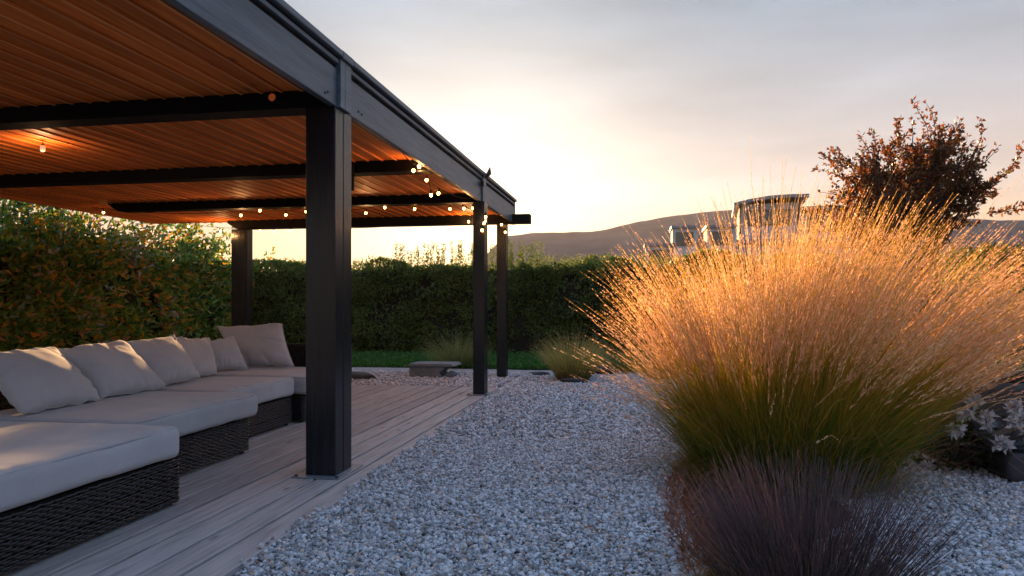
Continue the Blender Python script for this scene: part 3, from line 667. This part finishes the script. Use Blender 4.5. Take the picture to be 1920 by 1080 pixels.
def purple_grass():
    root = empty('purple_grass', (.61, 2.86, 0)); tag(root, 'low dark purple bristly grass in front of the huge plumed grass', 'grass clump')
    segs = 7
    n = 1450; p, r, a = disc(n, 0, 0, .25, .23)
    lean = .04 + .56*r**1.1 + rng.normal(0, .09, n); phi = a + rng.normal(0, .3, n)
    v, f, t, ctr = blades(p, phi, lean, .05 + .3*rng.random(n), .60 - .12*r + rng.normal(0, .05, n), np.full(n, .0032), segs, .35, .004)
    tint = np.clip(.08 + .8*t + np.repeat(rng.normal(0, .28, n), (segs+1)*2), 0, 1)
    o = link('stems', mesh_np('stems', v, f, False, {'tint': tint}), m_pblade, root); o['kind'] = 'stuff'
    v, f, tt = barbs(ctr, .45, 16, .016, .0022, .45, rng.uniform(.45, 1, n), segs)
    o = link('bristles', mesh_np('bristles', v, f, False, {'tint': tt}), m_pblade, root); o['kind'] = 'stuff'
    n = 260; p, r, a = disc(n, 0, 0, .24, .22)
    v, f, t, ctr = blades(p, a + rng.normal(0, .8, n), .2+.9*r, .3+1.4*rng.random(n), rng.uniform(.2, .5, n), rng.uniform(.002, .004, n), segs, .3, .012)
    o = link('dead_stems', mesh_np('dead_stems', v, f, False, {'tint': np.clip(.5+.5*t, 0, 1)}), m_dryb, root); o['kind'] = 'stuff'
    n = 900; p, r, a = disc(n, 0, 0, .26, .24)
    v, f, t, ctr = blades(p, a, .1+.8*r, .4+.8*rng.random(n), rng.uniform(.15, .36, n), rng.uniform(.003, .005, n), segs, .12, .004)
    o = link('leaf_blades', mesh_np('leaf_blades', v, f, False, {'tint': np.clip(.2+.35*t, 0, 1)}), m_sblade, root); o['kind'] = 'stuff'
purple_grass()
m_gtuft = plantmat('golden_tuft_blades', [(0, (.10, .05, .025)), (.35, (.22, .19, .05)), (.75, (.42, .34, .11)), (1, (.50, .40, .19))], trans=.4)
def tuft(label, x, y, rad, h, n, mat=m_sblade, spread=.75, green=0.):
    root = empty('grass_tuft', (x, y, 0)); tag(root, label, 'grass clump', 'small grass clumps at the back of the gravel')
    segs = 6; p, r, a = disc(n, 0, 0, rad*.42, rad*.42)
    lean = .05 + spread*r**1.1 + rng.normal(0, .12, n); phi = a + rng.normal(0, .4, n)
    v, f, t, c = blades(p, phi, lean, .2+.6*rng.random(n), h*(1.12-.2*r)*rng.uniform(.65, 1.1, n), rng.uniform(.004, .007, n), segs, .15, .006)
    tint = np.clip(.1 + (.85-green)*t + np.repeat(rng.normal(0, .12, n), (segs+1)*2), 0, 1)
    o = link('blades', mesh_np('blades', v, f, False, {'tint': tint}), mat, root); o['kind'] = 'stuff'
tuft('grass tuft behind the stone bench, left of the second post', -3.36, 13.1, .75, .72, 900, green=.15)
tuft('round olive grass tuft with rusty base at the path end', -1.02, 11.1, .56, .80, 1000, m_gtuft, spread=.52)
tuft('thin green grass tuft behind the round olive tuft', -.22, 12.6, .8, .62, 420, green=.4)
tuft('small rusty grass tuft beside the huge plumed grass', .33, 11.7, .5, .42, 500, m_dryb)
def dry_fringe():
    n = 2600; y = rng.uniform(2.3, 5.6, n); x = .74 - .52*np.sqrt(np.clip(1-((y-4.05)/1.95)**2, 0, 1)) + np.abs(rng.normal(0, .10, n)) - .07
    p = np.stack([x, y, np.full(n, -.02)], 1)
    v, f, t, c = blades(p, rng.uniform(0, 6.28, n), rng.uniform(.4, 1.3, n), rng.uniform(.1, .9, n), rng.uniform(.05, .17, n), rng.uniform(.003, .007, n), 4, .2, .004)
    o = link('dry_undergrowth', mesh_np('dry_undergrowth', v, f, False, {'tint': np.clip(.1+.7*t+np.repeat(rng.normal(0, .2, n), 10), 0, 1)}), m_dryb)
    tag(o, 'rusty dry leaf litter along the bed edge', 'undergrowth', kind='stuff')
dry_fringe()
def litter():
    n = 420; x = np.concatenate([rng.normal(.15, .35, 300), rng.uniform(-7, -1.9, 120)]); y = np.concatenate([rng.uniform(2.3, 6.5, 300), rng.uniform(2.2, 9.6, 120)])
    z = np.where(x > -1.74, .004, .003); p = np.stack([x, y, z], 1); k = ~((x < -2.5) & (y < 7.8)); p = p[k]; n = len(p)
    th = rng.uniform(0, 6.28, n); d = np.stack([np.cos(th), np.sin(th), rng.normal(.05, .12, n)], 1); w = np.stack([-np.sin(th), np.cos(th), rng.normal(0, .2, n)], 1)
    L = rng.uniform(.015, .042, n)[:, None]; a = p; b = p + d*L*.45 + w*L*.22 + [0, 0, .004]; c = p + d*L + [0, 0, .003]; e = p + d*L*.45 - w*L*.22 + [0, 0, .002]
    v = np.stack([a, b, c, e], 1).reshape(-1, 3); i = np.arange(n)*4
    o = link('fallen_leaves', mesh_np('fallen_leaves', v, np.concatenate([np.stack([i, i+1, i+2], 1), np.stack([i, i+2, i+3], 1)]), False, {'tint': np.repeat(rng.random(n), 4)}), m_dryb)
    tag(o, 'scattered dry fallen leaves on gravel and deck', 'leaves', kind='stuff')
litter()

# ------------------------------------------------------------------ hedges
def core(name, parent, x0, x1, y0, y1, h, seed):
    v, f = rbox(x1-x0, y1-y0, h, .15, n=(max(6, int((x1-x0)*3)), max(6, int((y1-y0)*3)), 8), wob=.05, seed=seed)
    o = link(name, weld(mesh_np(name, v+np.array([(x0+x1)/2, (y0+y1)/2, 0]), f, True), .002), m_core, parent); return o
def hedge(name, label, x0, x1, y0, y1, h, n, L, mat, faces, seed, lump=.12, tall=None, tints=None, shoots=0, corecut=.22):
    root = empty(name, ((x0+x1)/2, (y0+y1)/2, 0)); tag(root, label, 'hedge'); root.matrix_basis = Matrix.Identity(4)
    core('light_block_core', root, x0+corecut, x1-corecut, y0+corecut, y1-corecut, h-.03, seed)  # solid dark core added inside to block light and blacken the leaf gaps
    P = []; Nn = []
    areas = []
    for fc in faces:
        a = {'x+': (y1-y0)*h, 'x-': (y1-y0)*h, 'y-': (x1-x0)*h, 'y+': (x1-x0)*h, 'z+': (x1-x0)*(y1-y0)}[fc]; areas.append(a)
    for fc, a in zip(faces, areas):
        m = int(n*a/sum(areas)); u = rng.random(m); w = rng.random(m)
        if fc[0] == 'x': p = np.stack([np.full(m, x1 if fc[1] == '+' else x0), y0+(y1-y0)*u, (h+.06)*w], 1)
        elif fc[0] == 'y': p = np.stack([x0+(x1-x0)*u, np.full(m, y1 if fc[1] == '+' else y0), (h+.06)*w], 1)
        else: p = np.stack([x0+(x1-x0)*u, y0+(y1-y0)*w, np.full(m, h)], 1)
        nr = np.zeros((m, 3)); nr[:, 'xyz'.index(fc[0])] = 1 if fc[1] == '+' else -1
        dep = rng.exponential(.08, m) - lump*(snoise(p*1.7, seed, 3)) - lump*.5*snoise(p*5, seed+1, 2)
        p = p - nr*dep[:, None]; p[:, 2] = np.abs(p[:, 2])
        kp = (snoise(p*3.6, seed+3, 2) < .30) | (rng.random(m) < .22); P.append(p[kp]); Nn.append(nr[kp])
    if tall is not None: 
        p, nr = tall(); P.append(p); Nn.append(nr)
    nt_ = len(P[-1]) if tall is not None else 0; P = np.concatenate(P); Nn = np.concatenate(Nn); m = len(P); sz = np.ones(m); sz[m-nt_:] = .8 if L > .1 else .55
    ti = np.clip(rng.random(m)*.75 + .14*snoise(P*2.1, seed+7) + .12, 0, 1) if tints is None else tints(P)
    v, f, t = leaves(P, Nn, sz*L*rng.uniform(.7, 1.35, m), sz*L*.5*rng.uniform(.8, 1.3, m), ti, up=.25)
    o = link('foliage', mesh_np('foliage', v, f, False, {'tint': t}), mat, root); o['kind'] = 'stuff'
    return root
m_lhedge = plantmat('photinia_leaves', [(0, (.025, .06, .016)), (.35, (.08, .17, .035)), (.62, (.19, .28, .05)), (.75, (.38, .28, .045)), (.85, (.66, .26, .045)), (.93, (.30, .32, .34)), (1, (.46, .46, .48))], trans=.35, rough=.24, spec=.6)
m_bhedge = plantmat('clipped_hedge_leaves', [(0, (.03, .06, .015)), (.5, (.095, .14, .032)), (1, (.26, .27, .07))], trans=.4, rough=.45)
m_lawn = plantmat('clover_leaves', [(0, (.03, .10, .018)), (.5, (.055, .17, .03)), (1, (.10, .24, .05))], trans=.25)
m_tree = plantmat('plum_tree_leaves', [(0, (.04, .02, .012)), (.45, (.11, .045, .02)), (.7, (.22, .075, .022)), (1, (.10, .10, .045))], trans=.5, rough=.4, spec=.4)
def left_tall():
    m = 20000; y = rng.uniform(6.5, 16, m); z = 1.95 + rng.exponential(.40, m); x = -9.3 + rng.normal(0, .28, m)
    p = np.stack([x, y, z], 1); k = (snoise(p*1.5, 41) + .55*snoise(p*4.5, 42)) > .10 + (z-2.3)*.45
    p = p[k]; return p, np.tile(np.array([[.5, 0, .5]]), (len(p), 1))
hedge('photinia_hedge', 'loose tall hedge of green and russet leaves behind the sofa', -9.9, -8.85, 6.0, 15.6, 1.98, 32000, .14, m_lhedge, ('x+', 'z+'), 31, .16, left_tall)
def back_tall():
    # upright shoots along the clipped top
    P = []
    for _ in range(800):
        x = rng.uniform(-8.5, 9); y = rng.uniform(15.7, 16.5); hh = rng.uniform(.08, .26)
        if -5.6 < x < -2.2 and rng.random() < .8: hh = rng.uniform(.2, .62)
        k = int(hh*110); P.append(np.stack([x+rng.normal(0, .015, k), y+rng.normal(0, .02, k), 1.92+rng.random(k)*(hh+.1)], 1))
    p = np.concatenate(P); return p, np.tile(np.array([[0, 0, 1.2]]), (len(p), 1))
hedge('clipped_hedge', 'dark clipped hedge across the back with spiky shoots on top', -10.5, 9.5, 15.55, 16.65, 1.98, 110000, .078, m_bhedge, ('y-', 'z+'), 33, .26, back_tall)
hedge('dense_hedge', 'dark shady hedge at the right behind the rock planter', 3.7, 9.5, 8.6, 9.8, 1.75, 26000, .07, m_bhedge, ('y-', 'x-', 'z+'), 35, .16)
def lawn():
    m = 42000; x = rng.uniform(-9, 5, m); y = 12.8 + 2.9*rng.random(m)**1.4; p0 = np.stack([x, y, np.zeros(m)], 1)
    z = (.05 + .05*snoise(p0*3, 51))*rng.random(m) + .08*np.clip((y-13.2)/1.5, 0, 1)*rng.random(m)
    p = np.stack([x, y, np.clip(z, 0, 1)-.005], 1); nr = np.tile(np.array([[0, -.3, .5]]), (m, 1))
    v, f, t = leaves(p, nr, rng.uniform(.035, .07, m), rng.uniform(.025, .045, m), rng.random(m), up=.1)
    o = link('ground_cover', mesh_np('ground_cover', v, f, False, {'tint': t}), m_lawn); tag(o, 'bright green clover lawn in front of the back hedge', 'lawn', kind='stuff')
lawn()

# ------------------------------------------------------------------ tree
def plum_tree():
    root = empty('plum_tree', (3.90, 11.55, 0)); tag(root, 'airy dark purple leaved tree rising behind the huge plumed grass', 'tree')
    g = random.Random(5); limbs = MB(); P = []
    MB().tube([(0, 0, -.05), (.02, 0, .4), (-.02, .02, .9), (0, 0, 1.5)], [.13, .10, .085, .07], 12).build('trunk', m_bark, root, True)
    def twig(a, d, L, dens):
        q = a.copy(); pts = [q.copy()]
        for _ in range(4):
            d = (d + Vector((g.gauss(0, .16), g.gauss(0, .16), g.gauss(.05, .12)))).normalized(); q = q + d*L/4; pts.append(q.copy())
        limbs.tube(pts, [.007, .006, .005, .004, .002], 4, cap=False)
        for _ in range(int(L*dens)):
            t = g.random()**.8*3.99; k = int(t); P.append(pts[k].lerp(pts[k+1], t-k) + Vector((g.gauss(0, .018), g.gauss(0, .018), g.gauss(0, .018))))
    for k in range(92):
        while True:
            u = Vector((g.uniform(-1, 1), g.uniform(-1, 1), g.uniform(-1, 1)))
            if .25 < u.length < 1: break
        u = u*(.8+.2/u.length*.6)
        c = Vector((u.x*1.12 - .02, u.y*1.0, 2.82 + u.z*.86 + .10*math.sin(u.x*5)))
        s0 = Vector((g.gauss(0, .03), g.gauss(0, .03), g.uniform(1.1, 1.5))); m_ = s0.lerp(c, .5) + Vector((g.gauss(0, .08), g.gauss(0, .08), .10))
        limbs.tube([s0, s0.lerp(m_, .5)+Vector((0, 0, .03)), m_, m_.lerp(c, .5), c], [.032, .026, .02, .014, .008], 5, cap=False)
        out = (c-Vector((0, 0, 2.2))).normalized()
        for _ in range(9):
            d = (out*.8 + Vector((g.gauss(0, .7), g.gauss(0, .7), g.gauss(.25, .6)))).normalized()
            twig(m_.lerp(c, g.uniform(.5, 1)), d, g.uniform(.2, .48), 58)
    # long upright and sideways shoots that break the outline
    for c, d, L in (((.25, 0, 3.6), (.12, 0, 1), .62), ((.0, .1, 3.5), (-.1, 0, 1), .5), ((.75, 0, 3.3), (.45, 0, 1), .6), ((1.05, 0, 2.9), (1, 0, .45), .75), ((1.1, .1, 2.5), (1, 0, .12), .6), ((-.9, 0, 3.2), (-.7, 0, .6), .35), ((-1.0, 0, 2.5), (-1, 0, .1), .4), ((-.45, 0, 3.45), (-.3, 0, 1), .35)):
        for _ in range(2): twig(Vector(c)+Vector((g.gauss(0, .05), g.gauss(0, .05), 0)), Vector(d).normalized(), L, 70)
    limbs.build('limbs', m_bark, root)
    P = np.array(P); m = len(P); ctr = np.array([0, 0, 2.5]); nr = P-ctr; nr /= np.linalg.norm(nr, axis=1)[:, None]
    v, f, t = leaves(P, nr*.6, rng.uniform(.05, .09, m), rng.uniform(.026, .045, m), np.clip(rng.normal(.5, .25, m), 0, 1), up=.1)
    o = link('crown', mesh_np('crown', v, f, False, {'tint': t}), m_tree, root); o['kind'] = 'stuff'
    print('tree leaves', m, P.min(0), P.max(0))
plum_tree()

# ------------------------------------------------------------------ rocks, bench, planter
def rock(label, x, y, s, seed, group='dark rocks at the gravel edge'):
    g = np.random.default_rng(seed); bm = bmesh.new(); bmesh.ops.create_icosphere(bm, subdivisions=3, radius=.5)
    pl = g.normal(size=(12, 3)); pl /= np.linalg.norm(pl, axis=1)[:, None]; dd = g.uniform(.28, .44, 12)
    for vt in bm.verts:
        c = np.array(vt.co)
        for n_, d_ in zip(pl, dd):
            q = c @ n_
            if q > d_: c = c - n_*(q-d_)*.9
        vt.co = c*np.array(s) + np.array((0, 0, s[2]*.25))
    me = bpy.data.meshes.new('rock'); bm.to_mesh(me); bm.free(); o = link('rock', me, m_rock); o.location = (x, y, -.02)
    return tag(o, label, 'rock', group)
rock('flat black rock behind the front post by the gravel', -4.35, 10.75, (.75, .4, .17), 1)
rock('dark rock at the right foot of the round olive tuft', -.66, 12.2, (.5, .35, .26), 2)
rock('low dark rock between the rear post and the olive tuft', -1.66, 11.85, (.45, .25, .10), 3)
rock('small dark rock under the round olive tuft', -.98, 10.78, (.42, .22, .14), 4)
rock('dark rock at the foot of the rusty tuft', .38, 11.45, (.45, .3, .24), 5)
def bench():
    root = empty('stone_bench', (-3.28, 11.25, 0)); tag(root, 'low grey slate stone bench on the gravel, its right end broken', 'bench')
    MB().prism([(-.36, 0), (.18, 0), (.13, .07), (.22, .13), (.20, .165), (-.36, .165), (-.375, .08)], -.16, .30, 'y').bevel(.012, 2).build('stone_block', m_slab, root)
    MB().prism([(-.385, .168), (.27, .168), (.38, .176), (.33, .215), (-.36, .212)], -.19, .34, 'y').bevel(.008, 2).build('seat_slab', m_slab, root)
    MB().prism([(.17, .0), (.34, .0), (.37, .05), (.25, .085)], -.10, .12, 'y').bevel(.01).build('broken_chunk', m_slab, root)
bench()
m_agave = M('blue_grey_leaf', [(.10, .13, .15), (.20, .235, .25)], rough=.5, nscale=5, stretch=(3, 3, 1))
def planter():
    root = empty('rock_planter', (3.15, 6.0, 0)); tag(root, 'black rugged stone planter block at the right frame edge', 'planter')
    p, f = rbox(2.0, .8, .62, .03, n=(30, 14, 10), wob=.035, seed=77)
    link('stone_wall', weld(mesh_np('stone_wall', p, f, False)), m_rock, root)
    MB().box(-.92, .92, -.32, .32, .60, .66).build('soil', m_soil, root)
    p, f = rbox(.9, .5, .20, .02, n=(20, 12, 6), wob=.02, seed=78)
    link('stone_step', weld(mesh_np('stone_step', p+np.array([-.32, -.56, -.01]), f, False)), m_rock, root)
    r2 = empty('low_shrub', (3.3, 6.05, .62)); tag(r2, 'low feathery green plant growing on the black planter', 'plant')
    n = 1500; p = np.stack([rng.uniform(-.9, .9, n), rng.uniform(-.3, .3, n), np.zeros(n)], 1)
    v, f, t, c = blades(p, rng.uniform(0, 6.28, n), rng.uniform(.1, .9, n), rng.uniform(.2, .9, n), rng.uniform(.12, .28, n), rng.uniform(.004, .008, n), 5, .15, .005)
    o = link('leaf_blades', mesh_np('leaf_blades', v, f, False, {'tint': np.clip(.2+.5*t, 0, 1)}), m_lawn, r2); o['kind'] = 'stuff'
    # blue grey agave with folded pointed leaves
    r3 = empty('agave', (2.36, 5.34, .16)); tag(r3, 'blue grey agave with folded pointed leaves against the black planter', 'plant')
    for k in range(13):
        a = k*2.4 + random.uniform(-.2, .2); el = random.uniform(.25, 1.1); L = random.uniform(.30, .46); w = random.uniform(.06, .085)
        d = Vector((math.cos(a)*math.cos(el), math.sin(a)*math.cos(el), math.sin(el))); s = d.cross(Vector((0, 0, 1))).normalized(); u = s.cross(d)
        bm = bmesh.new(); rows = []
        for i in range(6):
            t = i/5; c = d*L*t + Vector((0, 0, -.10*t*t)); ww = w*(.6+.9*t-1.5*t*t) if t < 1 else .001
            rows.append([bm.verts.new(c - s*ww + u*ww*.45), bm.verts.new(c), bm.verts.new(c + s*ww + u*ww*.45)])
        for i in range(5):
            for q in range(2): bm.faces.new((rows[i][q], rows[i][q+1], rows[i+1][q+1], rows[i+1][q]))
        bmesh.ops.solidify(bm, geom=bm.faces[:], thickness=.006)
        me = bpy.data.meshes.new('leaf'); bm.to_mesh(me); bm.free(); link('leaf', me, m_agave, r3)
planter()
m_flleaf = plantmat('flower_shrub_leaves', [(0, (.01, .018, .01)), (1, (.04, .06, .03))], trans=.2)
def flowers():
    heads = [(2.05, 5.05, .45), (2.35, 5.08, .50), (2.43, 5.22, .40), (2.16, 5.18, .52), (2.22, 5.16, .40), (2.03, 5.14, .33), (2.00, 5.2, .63), (2.55, 5.3, .30), (2.30, 5.12, .26)]
    root = empty('flowering_shrub', (2.15, 5.45, 0)); tag(root, 'shrub with ragged white flower heads in front of black planter', 'plant')
    ox = np.array([2.15, 5.45, 0])
    st = MB()
    for k, h in enumerate(heads):
        h = np.array(h)-ox; st.tube([(0, .05, 0), tuple(h*np.array([.5, .5, .65])), tuple(h)], [.006, .004, .003], 5)
        m = 46; d = rng.normal(size=(m, 3)); d /= np.linalg.norm(d, axis=1)[:, None]; P = h + d*rng.uniform(.005, .04, m)[:, None]
        v, f, t = leaves(P, d*1.2, rng.uniform(.035, .06, m), rng.uniform(.026, .040, m), rng.random(m))
        link('flower_head', mesh_np('flower_head', v, f, False), m_white, root)
    st.build('stems', m_bark, root)
    m = 700; P = np.stack([rng.normal(.15, .26, m), rng.normal(.12, .12, m), np.abs(rng.normal(.14, .11, m))], 1)
    v, f, t = leaves(P, np.tile([[0, -.5, .4]], (m, 1)), rng.uniform(.05, .09, m), rng.uniform(.02, .035, m), rng.random(m))
    o = link('foliage', mesh_np('foliage', v, f, False, {'tint': t}), m_flleaf, root); o['kind'] = 'stuff'
flowers()

# ------------------------------------------------------------------ house behind the hedge, neighbour roof, hills
def house():
    root = empty('modern_house', (7.5, 45, -.35)); tag(root, 'pale modern house with curved flat roof pavilion beyond the hedge', 'house')
    root.rotation_euler = (0, 0, R(-6)); root.scale = (.76, .90, .96)
    def part(mb, n, m, par=root): return mb.build(n, m, par)
    part(MB().box(-6.2, 9.5, -2.6, 6, -.1, 5.2), 'lower_storey', m_render)
    part(MB().box(-6.5, 9.8, -2.9, 6.2, 5.2, 5.45), 'terrace_slab', m_roofs)
    # top pavilion
    w = part(MB().box(-2.2, 2.2, -1.6, 4, 5.45, 7.68), 'wall', m_render)
    for x in (-1.7, -.5, .72):
        wd = .85
        fr = MB().box(x-.06, x+wd+.06, -1.66, -1.605, 6.35, 7.30).build('window_frame', m_brown, w)
        MB().box(x, x+wd, -1.675, -1.662, 6.41, 7.24).build('window_pane', m_glass, w)
    for x in (-2.1, -.72, .52, 2.05): part(MB().box(x-.07, x+.07, -1.95, -1.8, 5.45, 7.6), 'column', m_brown)
    prof = [(-2.6, 7.55), (-1.5, 7.72), (0, 7.88), (1.4, 7.92), (2.75, 7.90), (2.75, 8.08), (1.4, 8.10), (0, 8.06), (-1.5, 7.90), (-2.6, 7.70)]
    part(MB().prism(prof, -2.3, 4.6, 'y'), 'roof', m_roofs)
    part(MB().box(2.28, 6.6, -1.2, 4, 5.45, 7.2), 'side_wing', m_render)
    part(MB().box(2.28, 7.0, -1.7, 4.4, 7.2, 7.42), 'side_roof', m_roofs)
    part(MB().box(2.8, 6.0, -1.25, -1.205, 5.9, 7.05), 'window_pane', m_glass)
    for x in (-4.8, -2.9, .2, 2.6, 5.5): part(MB().box(x, x+1.3, -2.66, -2.605, 2.6, 4.6), 'window_pane', m_glass)
    for (lb, x, z, wd) in (('pale cubic outbuilding with overhanging slab, nearest to pavilion', 4.35, 5.35, 1.5), ('pale cubic outbuilding with overhanging slab, middle of the row', 2.40, 5.35, 1.3), ('lowest pale outbuilding, left end of the row beyond hedge', 1.05, 4.4, 1.5)):
        r = empty('outbuilding', (x, 41, 0)); tag(r, lb, 'building', 'small flat roofed buildings beyond the hedge')
        part(MB().box(-wd/2, wd/2, -.6, 1.6, -.1, z), 'wall', m_render, r)
        part(MB().box(-wd/2-.08, wd/2+.08, -.75, 1.7, z, z+.14), 'roof', m_roofs, r)
        part(MB().box(-wd/2+.18, wd/2-.18, -.655, -.605, z-.95, z-.2), 'window_pane', m_glass, r)
house()
def neighbour():
    root = empty('garden_pavilion', (11.5, 15.2, 0)); tag(root, 'flat pale roofed garden pavilion at the right frame edge', 'pavilion')
    MB().box(-2.3, 2.4, -1.2, 1.2, 3.06, 3.20).build('roof', m_roofs, root)
    for x, y in ((-2.1, -1.05), (2.2, -1.05), (-2.1, 1.05), (2.2, 1.05)): MB().box(x-.07, x+.07, y-.07, y+.07, -.1, 3.06).build('post', m_brown, root)
    hedge('russet_shrubbery', 'dark russet bush below the pale pavilion roof', 5.6, 8.6, 10.4, 11.5, 2.05, 13000, .08, m_tree, ('y-', 'x-', 'z+'), 61, .25)
neighbour()
def hills():
    th0 = math.atan(240/1350); D = 600
    def prof(px):
        xs = [-400, 300, 780, 890, 945, 1000, 1110, 1150, 1200, 1300, 1370, 1450, 1560, 1700, 1920, 2400]
        ys = [560, 560, 545, 500, 438, 433, 431, 424, 411, 397, 389, 388, 396, 404, 410, 450]
        return np.interp(px, xs, ys)
    nx, ny = 260, 26; px = np.linspace(-400, 2400, nx); ang = np.arctan((px-960)/1350) - th0
    V = []
    for j in range(ny):
        q = j/(ny-1); d = 290 + (D-290)*q
        hgt = (572-prof(px))/1350*D*np.cos(ang+th0)**0 * (q**1.5)
        rr = d/np.cos(ang+th0)
        p = np.stack([np.sin(ang)*rr, np.cos(ang)*rr, np.zeros(nx)], 1)
        p[:, 2] = hgt + (1.2*snoise(p*.02, 71, 4) + .8*snoise(p*.11, 72, 2))*q - .2
        V.append(p)
    # back slope
    for dd, fall in ((720, .8), (900, .0)):
        rr = dd/np.cos(ang+th0); p = np.stack([np.sin(ang)*rr, np.cos(ang)*rr, np.zeros(nx)], 1); p[:, 2] = (572-prof(px))/1350*D*fall - .3; V.append(p)
    ny += 2; v = np.concatenate(V); i, j = np.meshgrid(np.arange(ny-1), np.arange(nx-1), indexing='ij'); a = (i*nx+j).ravel()
    tag(link('hills', mesh_np('hills', v, np.stack([a, a+1, a+nx+1, a+nx], 1), True), m_hill), kind='structure')
hills()
HAZE = .0002
if HAZE:
    m = bpy.data.materials.new('evening_haze'); m.use_nodes = True; N = m.node_tree.nodes; N.clear()
    out = N.new('ShaderNodeOutputMaterial'); vo = N.new('ShaderNodeVolumePrincipled'); vo.inputs['Density'].default_value = HAZE; vo.inputs['Color'].default_value = (.86, .84, .86, 1); vo.inputs['Anisotropy'].default_value = .2
    m.node_tree.links.new(vo.outputs[0], out.inputs['Volume'])
    o = MB().box(-1300, 1300, -1300, 1300, -1.1, 86).build('haze', m); tag(o, 'thin pale evening haze', 'haze', kind='stuff')
